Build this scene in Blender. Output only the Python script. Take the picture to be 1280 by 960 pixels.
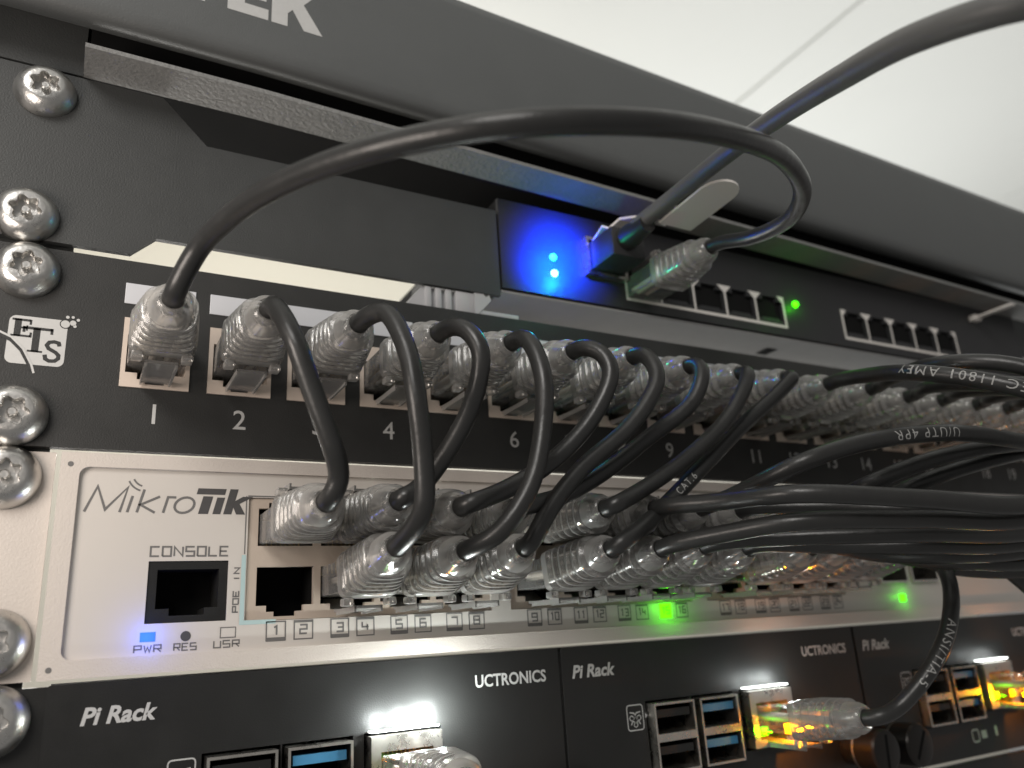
import bpy, bmesh, math, random
from mathutils import Vector, Matrix
from mathutils.geometry import tessellate_polygon
random.seed(7)
for o in list(bpy.data.objects): bpy.data.objects.remove(o)
scene = bpy.context.scene
COL = scene.collection
S = 0.001            # everything below is written in millimetres
R = math.radians

# ------------------------------------------------------------------ camera
cam_d = bpy.data.cameras.new('camera'); cam = bpy.data.objects.new('camera', cam_d); COL.objects.link(cam)
rt = Vector((0.876099, -0.478253, -0.061026)); dn = Vector((0.094194, 0.293923, -0.951177)); fw = Vector((0.472840, 0.827577, 0.302554))
m = Matrix.Identity(4)
for i in range(3): m[i][0] = rt[i]; m[i][1] = -dn[i]; m[i][2] = -fw[i]
m.translation = Vector((-11.982, -180.217, -41.497)) * S
cam.matrix_world = m
cam_d.sensor_width = 36; cam_d.lens = 36 * 993.907 / 1280
cam_d.clip_start = 0.005; cam_d.clip_end = 50
cam_d.dof.use_dof = True; cam_d.dof.focus_distance = 0.172; cam_d.dof.aperture_fstop = 15
scene.camera = cam

# ------------------------------------------------------------------ world and lamps
w = bpy.data.worlds.new('World'); scene.world = w; w.use_nodes = True
w.node_tree.nodes['Background'].inputs[0].default_value = (1.0, 0.975, 0.94, 1)
w.node_tree.nodes['Background'].inputs[1].default_value = 0.22
def area(name, loc, target, size, power, col, size_y=None):
    d = bpy.data.lights.new(name, 'AREA'); d.energy = power; d.color = col; d.size = size * S
    d.shape = 'RECTANGLE'; d.size_y = (size_y or size) * S
    o = bpy.data.objects.new(name, d); COL.objects.link(o); o.location = Vector(loc) * S
    o.rotation_euler = (Vector(target) - Vector(loc)).to_track_quat('-Z', 'Y').to_euler(); return o
area('room_lamp', (-380, -520, 420), (60, 0, 0), 300, 3.1, (1.0, 0.965, 0.92))
area('desk_lamp', (-105, -85, 5), (10, 0, 60), 60, 0.15, (1.0, 0.89, 0.80))
area('lamp_behind_rack', (-60, 560, 60), (60, 0, 40), 300, 4.0, (1.0, 0.97, 0.92))
area('wall_fill', (100, 450, 350), (220, 950, 400), 200, 1.35, (1.0, 0.96, 0.87))  # added unseen light that brightens the strip of wall
area('ceiling_wash', (850, 620, 20), (850, 330, 600), 800, 4.1, (0.98, 1.0, 0.985))  # added unseen light from below to brighten the ceiling
scene.view_settings.view_transform = 'Standard'; scene.view_settings.look = 'None'
scene.view_settings.exposure = 0.0; scene.view_settings.gamma = 1.0
scene.render.engine = 'CYCLES'
cy = scene.cycles
cy.max_bounces = 14; cy.transmission_bounces = 12; cy.transparent_max_bounces = 32; cy.glossy_bounces = 5; cy.diffuse_bounces = 4
cy.caustics_reflective = False; cy.caustics_refractive = False; cy.sample_clamp_indirect = 4.0
cy.use_denoising = True
try: cy.denoiser = 'OPENIMAGEDENOISE'
except Exception: pass

# ------------------------------------------------------------------ materials
M = {}
def mat(name, col, rough=0.5, metal=0.0, bump=0.0, bscale=1500, var=0.0, vscale=300, trans=0.0, ior=1.45, coat=0.0, emit=None, estr=0.0, rvar=0.0, stretch=None, spec=0.5):
    mt = bpy.data.materials.new(name); mt.use_nodes = True; nt = mt.node_tree; N = nt.nodes; L = nt.links
    b = N['Principled BSDF']
    b.inputs['Base Color'].default_value = (*col, 1); b.inputs['Roughness'].default_value = rough; b.inputs['Metallic'].default_value = metal
    b.inputs['IOR'].default_value = ior; b.inputs['Transmission Weight'].default_value = trans; b.inputs['Coat Weight'].default_value = coat
    b.inputs['Specular IOR Level'].default_value = spec
    if emit: b.inputs['Emission Color'].default_value = (*emit, 1); b.inputs['Emission Strength'].default_value = estr
    tc = N.new('ShaderNodeTexCoord'); mp = N.new('ShaderNodeMapping'); L.new(tc.outputs['Object'], mp.inputs[0])
    if stretch: mp.inputs['Scale'].default_value = stretch
    if bump:
        n = N.new('ShaderNodeTexNoise'); n.inputs['Scale'].default_value = bscale; n.inputs['Detail'].default_value = 5
        L.new(mp.outputs[0], n.inputs['Vector'])
        bp = N.new('ShaderNodeBump'); bp.inputs['Strength'].default_value = bump; bp.inputs['Distance'].default_value = 0.0004
        L.new(n.outputs['Fac'], bp.inputs['Height']); L.new(bp.outputs[0], b.inputs['Normal'])
    if var or rvar:
        n2 = N.new('ShaderNodeTexNoise'); n2.inputs['Scale'].default_value = vscale; n2.inputs['Detail'].default_value = 6; n2.inputs['Roughness'].default_value = 0.65
        L.new(mp.outputs[0], n2.inputs['Vector'])
        if var:
            mr = N.new('ShaderNodeMix'); mr.data_type = 'RGBA'
            mr.inputs[6].default_value = (*[c * (1 - var) for c in col], 1); mr.inputs[7].default_value = (*[min(1, c * (1 + var)) for c in col], 1)
            L.new(n2.outputs['Fac'], mr.inputs[0]); L.new(mr.outputs[2], b.inputs['Base Color'])
        if rvar:
            m2 = N.new('ShaderNodeMapRange'); m2.inputs[1].default_value = 0.3; m2.inputs[2].default_value = 0.7
            m2.inputs[3].default_value = max(0.03, rough - rvar); m2.inputs[4].default_value = min(1, rough + rvar)
            L.new(n2.outputs['Fac'], m2.inputs[0]); L.new(m2.outputs[0], b.inputs['Roughness'])
    M[name] = mt; return mt
mat('cover_black', (0.102, 0.107, 0.107), 0.5, bump=0.2, bscale=2600, var=0.1, vscale=60, rvar=0.05)
mat('powder_black', (0.050, 0.052, 0.0515), 0.48, bump=0.25, bscale=2600, var=0.15, vscale=90, rvar=0.06)
mat('leather_black', (0.05, 0.05, 0.048), 0.42, bump=0.9, bscale=900, var=0.2, vscale=120, rvar=0.06)
mat('panel_black', (0.03, 0.03, 0.029), 0.5, bump=0.2, bscale=3000, var=0.2, vscale=80, rvar=0.08)
mat('pi_black', (0.017, 0.017, 0.0165), 0.38, bump=0.12, bscale=3200, var=0.2, vscale=80, rvar=0.06)
mat('switch_black', (0.028, 0.028, 0.03), 0.5, bump=0.3, bscale=2200, var=0.15, vscale=100)
mat('hole_black', (0.012, 0.012, 0.012), 0.7, spec=0.05)
mat('white_paint', (0.63, 0.575, 0.525), 0.42, bump=0.25, bscale=2600, var=0.03, vscale=60, rvar=0.06)
mat('face_film', (0.63, 0.59, 0.545), 0.38, bump=0.05, bscale=900, var=0.025, vscale=40, rvar=0.05)
mat('jack_beige', (0.50, 0.42, 0.35), 0.45, var=0.06, vscale=150, bump=0.08, bscale=1200)
mat('jack_white', (0.66, 0.56, 0.48), 0.42, var=0.05, vscale=150, bump=0.06, bscale=1200)
mat('label_white', (0.62, 0.63, 0.66), 0.4, var=0.03, vscale=100)
mat('ink_white', (0.52, 0.52, 0.51), 0.55, var=0.08, vscale=700)
mat('ink_dark', (0.075, 0.072, 0.072), 0.55, var=0.1, vscale=700)
mat('ink_grey', (0.16, 0.155, 0.15), 0.5, var=0.08, vscale=500)
mat('cable_print', (0.36, 0.36, 0.35), 0.6, var=0.6, vscale=1500)
mat('cable_hazed', (0.10, 0.10, 0.098), 0.45, bump=0.15, bscale=700, var=0.15, vscale=150)  # black jacket lightened, lens haze put into its colour
mat('cable_black', (0.023, 0.023, 0.0225), 0.35, bump=0.15, bscale=700, var=0.2, vscale=150, rvar=0.07, spec=0.6)
def clear(name, tint, milk, edge, rough):
    """thin clear plastic: straight see-through, a little milk that grows at grazing angles, sharp gloss on top"""
    mt = bpy.data.materials.new(name); mt.use_nodes = True; nt = mt.node_tree; N = nt.nodes; L = nt.links
    N.remove(N['Principled BSDF']); out = N['Material Output']
    tr = N.new('ShaderNodeBsdfTransparent'); tr.inputs[0].default_value = (*tint, 1)
    df = N.new('ShaderNodeBsdfDiffuse'); df.inputs[0].default_value = (0.9, 0.88, 0.85, 1)
    tl = N.new('ShaderNodeBsdfTranslucent'); tl.inputs[0].default_value = (0.9, 0.88, 0.85, 1)
    mk = N.new('ShaderNodeMixShader'); mk.inputs[0].default_value = 0.4; L.new(df.outputs[0], mk.inputs[1]); L.new(tl.outputs[0], mk.inputs[2])
    lw = N.new('ShaderNodeLayerWeight'); lw.inputs[0].default_value = 0.5
    pw_ = N.new('ShaderNodeMath'); pw_.operation = 'POWER'; pw_.inputs[1].default_value = 1.8; L.new(lw.outputs['Facing'], pw_.inputs[0])
    ma = N.new('ShaderNodeMath'); ma.operation = 'MULTIPLY_ADD'; ma.inputs[1].default_value = edge; ma.inputs[2].default_value = milk; L.new(pw_.outputs[0], ma.inputs[0])
    m1 = N.new('ShaderNodeMixShader'); L.new(ma.outputs[0], m1.inputs[0]); L.new(tr.outputs[0], m1.inputs[1]); L.new(mk.outputs[0], m1.inputs[2])
    gl = N.new('ShaderNodeBsdfGlossy'); gl.inputs['Roughness'].default_value = rough
    tc = N.new('ShaderNodeTexCoord'); nz = N.new('ShaderNodeTexNoise'); nz.inputs['Scale'].default_value = 420; nz.inputs['Detail'].default_value = 3
    L.new(tc.outputs['Object'], nz.inputs['Vector']); bp = N.new('ShaderNodeBump'); bp.inputs['Strength'].default_value = 0.2; bp.inputs['Distance'].default_value = 0.0005
    L.new(nz.outputs['Fac'], bp.inputs['Height']); L.new(bp.outputs[0], gl.inputs['Normal'])
    fr = N.new('ShaderNodeFresnel'); fr.inputs['IOR'].default_value = 1.55; L.new(bp.outputs[0], fr.inputs['Normal'])
    m2 = N.new('ShaderNodeMixShader'); L.new(fr.outputs[0], m2.inputs[0]); L.new(m1.outputs[0], m2.inputs[1]); L.new(gl.outputs[0], m2.inputs[2])
    L.new(m2.outputs[0], out.inputs[0]); M[name] = mt
clear('boot_clear', (0.97, 0.96, 0.94), 0.24, 0.5, 0.15)
clear('plug_clear', (0.97, 0.965, 0.95), 0.09, 0.4, 0.05)
mat('zinc', (0.5, 0.5, 0.5), 0.5, bump=0.15, bscale=1500, var=0.12, vscale=120)
mat('lip_grey', (0.21, 0.21, 0.205), 0.68, bump=0.9, bscale=900, var=0.2, vscale=120)
mat('gold', (0.75, 0.52, 0.2), 0.3, metal=1.0)
mat('steel', (0.58, 0.57, 0.55), 0.34, metal=1.0, bump=0.15, bscale=1500, rvar=0.1, vscale=200, var=0.1)
mat('jack_metal', (0.66, 0.63, 0.58), 0.3, metal=1.0, bump=0.15, bscale=900, rvar=0.1, vscale=200, var=0.1)
mat('thumb_black', (0.03, 0.027, 0.025), 0.3, metal=0.6, bump=0.1, bscale=2000)
mat('usb_blue', (0.05, 0.20, 0.36), 0.45)
mat('grey_plastic', (0.45, 0.45, 0.46), 0.42, bump=0.1, bscale=1500, var=0.06, vscale=200)
mat('tab_white', (0.78, 0.74, 0.70), 0.45, bump=0.08, bscale=900, var=0.03, vscale=150)
mat('cyan_line', (0.45, 0.60, 0.60), 0.45)
mat('ceiling_paint', (0.84, 0.85, 0.83), 0.8, var=0.02, vscale=8)
mat('wall_paint', (0.80, 0.765, 0.68), 0.8, var=0.02, vscale=8)
mat('led_blue', (0.05, 0.1, 0.4), 0.4, emit=(0.02, 0.15, 1.0), estr=1.1)
mat('led_cyan', (0.1, 0.4, 0.4), 0.4, emit=(0.03, 0.6, 1.0), estr=4)
mat('led_lime', (0.1, 0.4, 0.1), 0.4, emit=(0.35, 1.0, 0.3), estr=4)
mat('led_green', (0.05, 0.3, 0.02), 0.4, emit=(0.07, 1.0, 0.0), estr=3.2)
mat('led_amber', (0.4, 0.2, 0.02), 0.4, emit=(1.0, 0.36, 0.0), estr=9)
mat('glare_white', (0.7, 0.7, 0.7), 0.4, emit=(0.95, 1.0, 0.97), estr=5)  # emission standing in for white glare on the jack tops

# ------------------------------------------------------------------ mesh helpers (millimetres in, metres out)
class MB:
    def __init__(s): s.v = []; s.f = []
    def add(s, vs, fs):
        b = len(s.v); s.v += [tuple(p) for p in vs]; s.f += [tuple(i + b for i in f) for f in fs]; return s
    def box(s, x0, x1, y0, y1, z0, z1, c=0.0):
        if c <= 0:
            vs = [(x, y, z) for z in (z0, z1) for y in (y0, y1) for x in (x0, x1)]
            return s.add(vs, [(0, 2, 3, 1), (4, 5, 7, 6), (0, 1, 5, 4), (2, 6, 7, 3), (0, 4, 6, 2), (1, 3, 7, 5)])
        bm = bmesh.new(); bmesh.ops.create_cube(bm, size=1.0)
        for v in bm.verts: v.co = Vector(((x0 + x1) / 2 + v.co.x * (x1 - x0), (y0 + y1) / 2 + v.co.y * (y1 - y0), (z0 + z1) / 2 + v.co.z * (z1 - z0)))
        bmesh.ops.bevel(bm, geom=bm.edges[:], offset=c, segments=2, affect='EDGES', profile=0.5)
        bm.verts.index_update()
        s.add([v.co[:] for v in bm.verts], [[v.index for v in f.verts] for f in bm.faces]); bm.free(); return s
    def plate(s, outer, holes, y0, y1):
        """polygons in (x, z), counter-clockwise or not; y0 is the front"""
        loops = [outer] + list(holes)
        flat = [p for l in loops for p in l]
        tris = tessellate_polygon([[Vector((p[0], p[1], 0)) for p in l] for l in loops])
        n = len(flat)
        vs = [(p[0], y0, p[1]) for p in flat] + [(p[0], y1, p[1]) for p in flat]
        fs = [tuple(t) for t in tris] + [tuple(i + n for i in reversed(t)) for t in tris]
        k = 0
        for l in loops:
            for i in range(len(l)):
                a = k + i; c = k + (i + 1) % len(l); fs.append((a, c, c + n, a + n))
            k += len(l)
        return s.add(vs, fs)
    def poly(s, pts, y):
        tris = tessellate_polygon([[Vector((p[0], p[1], 0)) for p in pts]])
        return s.add([(p[0], y, p[1]) for p in pts], [tuple(t) for t in tris])
    def stroke(s, pts, wd, y, closed=False):
        """a flat painted line of width wd through (x, z) points, mitred"""
        P = [Vector(p) for p in pts]; n = len(P); out = []
        for i in range(n):
            a = P[(i - 1) % n] if (i > 0 or closed) else None; c = P[(i + 1) % n] if (i < n - 1 or closed) else None
            d1 = (P[i] - a).normalized() if a is not None else None; d2 = (c - P[i]).normalized() if c is not None else None
            if d1 is None: d1 = d2
            if d2 is None: d2 = d1
            t = d1 + d2
            t = t.normalized() if t.length > 1e-4 else d1
            nn = Vector((-t.y, t.x)); k = 1 / max(0.5, abs(nn.dot(Vector((-d1.y, d1.x)))))
            out.append((P[i] + nn * wd / 2 * k, P[i] - nn * wd / 2 * k))
        vs = [(q.x, y, q.y) for ab in out for q in ab]
        fs = [(2 * i, 2 * i + 1, 2 * i + 3, 2 * i + 2) for i in range(n - 1)]
        if closed: fs.append((2 * n - 2, 2 * n - 1, 1, 0))
        return s.add(vs, fs)
    def rings(s, rr, cap0=True, cap1=True):
        n = len(rr[0]); vs = [p for r_ in rr for p in r_]; fs = []
        for k in range(len(rr) - 1):
            for i in range(n):
                j = (i + 1) % n; fs.append((k * n + i, k * n + j, (k + 1) * n + j, (k + 1) * n + i))
        if cap0: fs.append(tuple(range(n - 1, -1, -1)))
        if cap1: fs.append(tuple((len(rr) - 1) * n + i for i in range(n)))
        return s.add(vs, fs)
    def lathe_y(s, prof, x=0, z=0, n=32, cap0=True, cap1=True):
        return s.rings([[(x + r_ * math.cos(2 * math.pi * i / n), y, z + r_ * math.sin(2 * math.pi * i / n)) for i in range(n)] for r_, y in prof], cap0, cap1)
    def mesh(s, name, smooth=None):
        me = bpy.data.meshes.new(name)
        me.from_pydata([(a * S, b * S, c * S) for a, b, c in s.v], [], s.f); me.validate()
        bm = bmesh.new(); bm.from_mesh(me); bmesh.ops.recalc_face_normals(bm, faces=bm.faces); bm.to_mesh(me); bm.free()
        if smooth is not None:
            me.shade_smooth(); me.set_sharp_from_angle(angle=R(smooth))
        return me
    def build(s, name, mt, parent=None, smooth=None):
        return link(name, s.mesh(name, smooth), mt, parent)
def link(name, me, mt, parent=None, loc=None, rot=None):
    if mt and not me.materials: me.materials.append(M[mt])
    o = bpy.data.objects.new(name, me); COL.objects.link(o)
    if parent is not None:
        o.parent = parent
        if loc is None and parent.type == 'EMPTY': o.matrix_parent_inverse = parent_mat(parent).inverted()
    if loc is not None: o.location = Vector(loc) * S
    if rot is not None: o.rotation_euler = rot
    return o
def parent_mat(e): return Matrix.Translation(e.location) @ e.rotation_euler.to_matrix().to_4x4()
def thing(name, label, cat, loc, group=None):
    o = bpy.data.objects.new(name, None); COL.objects.link(o); o.location = Vector(loc) * S; o.empty_display_size = 0.005
    return tag(o, label, cat, group)
def tag(o, label, cat=None, group=None, kind=None):
    o['label'] = label
    if cat: o['category'] = cat
    if group: o['group'] = group
    if kind: o['kind'] = kind
    return o
def rrect(x0, x1, z0, z1, r_, n=5):
    out = []
    for cx, cz, a0 in ((x1 - r_, z1 - r_, 0), (x0 + r_, z1 - r_, 90), (x0 + r_, z0 + r_, 180), (x1 - r_, z0 + r_, 270)):
        for k in range(n + 1):
            a = R(a0 + 90 * k / n); out.append((cx + r_ * math.cos(a), cz + r_ * math.sin(a)))
    return out
def rect(x0, x1, z0, z1): return [(x0, z0), (x1, z0), (x1, z1), (x0, z1)]
def circ(x, z, r_, n=16): return [(x + r_ * math.cos(2 * math.pi * i / n), z + r_ * math.sin(2 * math.pi * i / n)) for i in range(n)]
def text_data(s, size, bold=0.0, shear=0.0, wide=1.0, space=1.0):
    """a flat mesh of the words from Blender's own font: list of (x, h) vertices in mm and faces"""
    c = bpy.data.curves.new('t', 'FONT'); c.body = s; c.size = size; c.offset = bold; c.shear = shear; c.space_character = space; c.resolution_u = 3; c.fill_mode = 'FRONT'
    o = bpy.data.objects.new('t', c); COL.objects.link(o); bpy.context.view_layer.update()
    dg = bpy.context.evaluated_depsgraph_get(); me = bpy.data.meshes.new_from_object(o.evaluated_get(dg))
    vs = [(v.co.x * wide, v.co.y) for v in me.vertices]; fs = [tuple(p.vertices) for p in me.polygons]
    bpy.data.objects.remove(o); bpy.data.curves.remove(c); bpy.data.meshes.remove(me)
    return vs, fs
def text(s, x, z, height, y, mt, parent, name='lettering', align='c', width=None, bold=0.0, shear=0.0):
    """words on a plane facing -y; x is left/centre, z the base line, height the cap height"""
    vs, fs = text_data(s, 10, bold * 10 / height, shear)
    h = max(v[1] for v in text_data('H', 10)[0]); k = height / h
    x0 = min(v[0] for v in vs); x1 = max(v[0] for v in vs); kx = k if width is None else width / (x1 - x0)
    off = {'l': -x0, 'c': -(x0 + x1) / 2, 'r': -x1}[align]
    mb = MB().add([(x + (a + off) * kx, y, z + b * k) for a, b in vs], fs)
    return mb.build(name, mt, parent)
# square technical letters, strokes on a 4 x 6 grid
SQ = {'C': [[(4, 6), (0, 6), (0, 0), (4, 0)]], 'O': [[(0, 0), (4, 0), (4, 6), (0, 6), (0, 0)]], 'N': [[(0, 0), (0, 6), (4, 0), (4, 6)]],
      'S': [[(4, 6), (0, 6), (0, 3), (4, 3), (4, 0), (0, 0)]], 'L': [[(0, 6), (0, 0), (4, 0)]], 'E': [[(4, 6), (0, 6), (0, 0), (4, 0)], [(0, 3), (3.3, 3)]],
      'P': [[(0, 0), (0, 6), (4, 6), (4, 2.8), (0, 2.8)]], 'W': [[(0, 6), (0.9, 0), (2, 4.5), (3.1, 0), (4, 6)]], 'R': [[(0, 0), (0, 6), (4, 6), (4, 2.8), (0, 2.8)], [(2, 2.8), (4, 0)]],
      'U': [[(0, 6), (0, 0), (4, 0), (4, 6)]], 'I': [[(2, 0), (2, 6)]], 'F': [[(0, 0), (0, 6), (4, 6)], [(0, 3), (3.2, 3)]],
      '1': [[(1, 5), (2.4, 6), (2.4, 0)]], '2': [[(0, 6), (4, 6), (4, 3), (0, 3), (0, 0), (4, 0)]], '3': [[(0, 6), (4, 6), (4, 0), (0, 0)], [(0.8, 3), (4, 3)]],
      '4': [[(0, 6), (0, 2.4), (4, 2.4)], [(3.2, 4.2), (3.2, 0)]], '5': [[(4, 6), (0, 6), (0, 3), (4, 3), (4, 0), (0, 0)]], '6': [[(4, 6), (0, 6), (0, 0), (4, 0), (4, 3), (0, 3)]],
      '7': [[(0, 6), (4, 6), (4, 0)]], '8': [[(0, 0), (4, 0), (4, 6), (0, 6), (0, 0)], [(0, 3), (4, 3)]], '9': [[(4, 3), (0, 3), (0, 6), (4, 6), (4, 0), (0, 0)]],
      '0': [[(0, 0), (4, 0), (4, 6), (0, 6), (0, 0)]], ' ': [], '+': [[(0, 3), (4, 3)], [(2, 1), (2, 5)]]}
def sq_text(mb, s, x0, x1, z0, z1, wd, y, vertical=False):
    n = len(s); pitch = (x1 - x0) / (n - 0.28) if not vertical else (z1 - z0) / (n - 0.28); wl = pitch * 0.72
    for i, ch in enumerate(s):
        for pl in SQ[ch]:
            if vertical: pts = [(x1 - b / 6 * (x1 - x0), z0 + i * pitch + a / 4 * wl) for a, b in pl]
            else: pts = [(x0 + i * pitch + a / 4 * wl, z0 + b / 6 * (z1 - z0)) for a, b in pl]
            mb.stroke(pts, wd, y)
    return mb

VIA={
  'p2-u1':[(21.41, -40.85, 14.27), (25.4, -40.52, 3.82), (29.94, -39.17, -6.98), (31.93, -36.21, -11.56)],
  'p3-l2':[(39.71, -39.84, 22.57), (42.26, -45.04, 12.98), (43.49, -46.6, 2.11), (45.16, -44.98, -8.23), (45.76, -42.83, -18.37)],
  'p4-u2':[(56.72, -40.59, 21.17), (59.24, -43.55, 15.42), (58.5, -40.59, 5.18), (54.71, -36.24, -4.11), (49.17, -32.55, -12.15)],
  'p5-l3':[(73.41, -39.17, 20.97), (74.08, -43.22, 11.16), (73.01, -42.93, -1.19), (68.75, -43.35, -13.21), (62.56, -40.2, -22.07)],
  'p6-u3':[(92.37, -39.03, 20.68), (93.67, -41.37, 15.14), (88.86, -39.54, 4.43), (79.31, -36.52, -5.44), (67.34, -34.43, -12.26)],
  'p7-l4':[(107.95, -38.29, 20.77), (107.58, -40.75, 14.84), (99.61, -39.27, 3.43), (86.64, -36.55, -6.88), (77.19, -36.02, -16.71)],
  'p8-u4':[(124.92, -37.84, 19.46), (120.82, -37.33, 11.23), (109.11, -33.47, 2.44), (94.56, -32.57, -7.0), (82.9, -32.31, -12.64)],
  'p9-u5':[(139.66, -36.74, 16.54), (132.83, -35.7, 7.84), (120.72, -33.73, -1.75), (107.66, -33.19, -9.27)],
  'p10-l5':[(154.38, -34.53, 17.24), (141.66, -32.3, 7.88), (124.88, -31.27, -5.07), (108.7, -32.35, -16.49)],
  'p11-u6':[(169.45, -50.41, 18.82), (159.19, -72.8, 11.4), (163.34, -84.39, 6.22), (168.71, -92.24, 1.05), (185.81, -99.4, -12.16), (166.95, -87.5, -21.34), (143.01, -76.81, -19.24), (121.02, -65.15, -16.77), (115.11, -47.81, -15.6)],
  'p12-l6':[(182.48, -51.23, 19.92), (176.06, -70.96, 16.51), (183.01, -85.07, 10.77), (199.0, -98.7, -10.36), (172.14, -84.08, -23.58), (147.73, -72.63, -22.86), (123.8, -61.49, -21.99), (115.1, -46.39, -22.66)],
  'p13-u8':[(201.28, -47.78, 19.58), (194.46, -67.18, 13.88), (198.46, -80.0, 9.26), (219.95, -93.75, -8.0), (187.61, -76.74, -19.19), (159.6, -65.19, -19.17), (147.66, -48.57, -16.29)],
  'p14-l7':[(215.11, -48.51, 19.21), (206.65, -67.39, 13.66), (207.05, -79.2, 8.84), (223.87, -93.9, -13.73), (185.26, -76.42, -25.51), (154.94, -67.03, -25.11), (135.41, -50.59, -23.69)],
  'p15-l8':[(230.35, -48.85, 18.75), (220.18, -69.16, 12.58), (237.6, -92.08, -12.78), (191.39, -72.63, -27.2), (162.13, -61.52, -27.09), (150.23, -46.77, -25.23)],
  'p16-l9':[(246.48, -49.81, 18.62), (236.03, -71.34, 11.98), (246.59, -93.19, -14.69), (198.49, -68.4, -28.59), (176.05, -59.81, -29.19), (170.17, -44.55, -27.21)],
  'p17-l10':[(263.43, -52.17, 17.82), (254.92, -86.25, -16.25), (206.48, -65.32, -31.25), (187.78, -58.12, -30.86), (182.87, -44.3, -28.51)],
  'p18-u7':[(280.44, -56.13, 14.89), (230.34, -66.64, -1.09), (197.36, -71.73, -2.52), (165.42, -71.36, -2.28), (142.87, -66.45, -4.79), (127.04, -61.35, -9.21), (123.06, -45.0, -13.24)],
  'p19-u11':[(301.29, -56.52, 12.23), (262.28, -75.04, -12.83), (206.7, -65.79, -21.21), (192.02, -47.43, -18.19)],
  'p20-u9':[(287.88, -59.02, 7.97), (228.22, -66.1, 0.74), (192.28, -66.42, -3.02), (169.68, -63.19, -6.96), (154.22, -56.95, -12.01), (156.55, -43.97, -13.93)],
  'p21-u10':[(314.56, -56.99, 8.81), (253.71, -64.19, 1.31), (217.71, -64.71, -1.81), (189.2, -60.99, -6.98), (171.12, -56.62, -11.95), (171.5, -44.05, -14.62)],
  'p22-l11':[(336.4, -57.17, 7.22), (278.67, -76.38, -19.55), (217.5, -60.99, -32.96), (197.93, -42.83, -30.42)],
  'l12-e2':[(198.72, -41.59, -29.45), (192.15, -47.04, -37.33), (185.27, -47.67, -47.98), (177.47, -44.56, -57.5), (170.86, -39.45, -64.48)],
  'u12-e4':[(200.29, -40.66, -17.92), (202.71, -50.06, -25.74), (217.05, -53.72, -38.13), (265.78, -42.93, -57.88)],
  'p1-sw':[(3.83, -39.73, 28.79), (7.92, -51.42, 31.22), (14.73, -68.34, 30.51), (24.92, -87.54, 27.41), (37.16, -101.01, 25.32), (54.47, -105.67, 27.55), (77.87, -101.15, 34.79), (103.17, -90.87, 43.13), (122.78, -78.38, 47.74), (135.73, -63.03, 51.63), (140.99, -46.01, 56.35)],
  'dac':[(127.59, -33.44, 72.63), (126.32, -51.89, 72.21), (117.62, -75.68, 64.95), (104.53, -104.69, 52.38), (97.28, -123.98, 43.76), (98.07, -139.14, 37.71), (115.84, -151.5, 37.15)],
}
SCREWS= [(-25.57, -2.5, 82.14), (-26.06, -2.5, 50.66), (-24.58, -2.5, 38.03), (-23.65, -2.5, 6.49), (-23.61, -2.5, -5.78), (-22.19, -2.5, -36.96), (-20.86, -2.5, -50.47)]


# ------------------------------------------------------------------ the setting: ceiling and wall behind the open rack
ceil = MB().box(-600, 1800, -500, 950, 612, 622).build('ceiling', 'ceiling_paint'); tag(ceil, 'white painted ceiling above the rack', kind='structure')
for x0, x1 in ((-600, 95), (99, 696), (700, 1296), (1300, 1800)):
    p = MB().box(x0, x1, -500, 950, 600, 612, 1.2).build('ceiling_board', 'ceiling_paint', ceil)
wall = MB().box(-900, 1800, 950, 960, -900, 612).build('wall', 'wall_paint'); tag(wall, 'cream painted wall behind the open rack', kind='structure')

# ------------------------------------------------------------------ rack rail behind the ears
rail = thing('rack_rail', 'black steel rack upright behind the screwed ears', 'rack rail', (-30, 6, -150))
holes = []
for u in range(-3, 5):
    for dz in (6.35, 22.2, 38.1): holes.append(rect(-29, -21, u * 44.45 + dz - 4, u * 44.45 + dz + 4))
MB().plate(rect(-46, -16.6, -133, 222), holes, 3.6, 5.6).build('front_flange', 'powder_black', rail)
MB().box(-46, -44, 5.6, 45, -133, 222).build('side_flange', 'powder_black', rail)

# ------------------------------------------------------------------ top: black panel with white letters
pdu = thing('rack_enclosure', 'big smooth black rack enclosure with large white letters TEK at the top', 'enclosure', (-40, 0, 90))
prof = [(-4, 99.5), (-8.5, 97.6), (-10.6, 97.6), (-11.9, 99.0), (-12.3, 101.5), (-12.4, 105), (-12.4, 136), (-11.6, 139.6), (-9, 141.4), (-4, 141.6)]
n = len(prof)
vs = [(x, y, z) for x in (-46, 444) for y, z in prof]
fs = [(i, i + 1, n + i + 1, n + i) for i in range(n - 1)] + [(n - 1, 0, n, 2 * n - 1), tuple(range(n)), tuple(range(2 * n - 1, n - 1, -1))]
def tilt(mb, x0=20, z0=100, a=R(-1.3)):
    mb.v = [(x, y, z + (x - x0) * math.tan(a)) if x > x0 else (x, y, z) for x, y, z in mb.v]; return mb
mb = MB()
for k in range(8):     # in bays so that the long front can sag a little to the far side
    xa, xb = (-46, 20) if k == 0 else (20 + (k - 1) * 60.6, 20 + k * 60.6)
    mb.add([(x, y, z) for x in (xa, xb) for y, z in prof], [(i, i + 1, n + i + 1, n + i) for i in range(n - 1)] + [(n - 1, 0, n, 2 * n - 1)] + ([tuple(range(n))] if k == 0 else []) + ([tuple(range(2 * n - 1, n - 1, -1))] if k == 7 else []))
tilt(mb).build('front_cover', 'cover_black', pdu, 50)
tilt(MB().box(-18.6, 20, -11.0, 0.2, 88.9, 90.0).box(20.001, 440, -11.0, 0.2, 88.9, 90.0)).build('underside_lip', 'lip_grey', pdu)
tilt(MB().box(-18, 20, 0.3, 52, 96, 132).box(20.001, 438, 0.3, 52, 96, 132)).build('body', 'hole_black', pdu)
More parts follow.
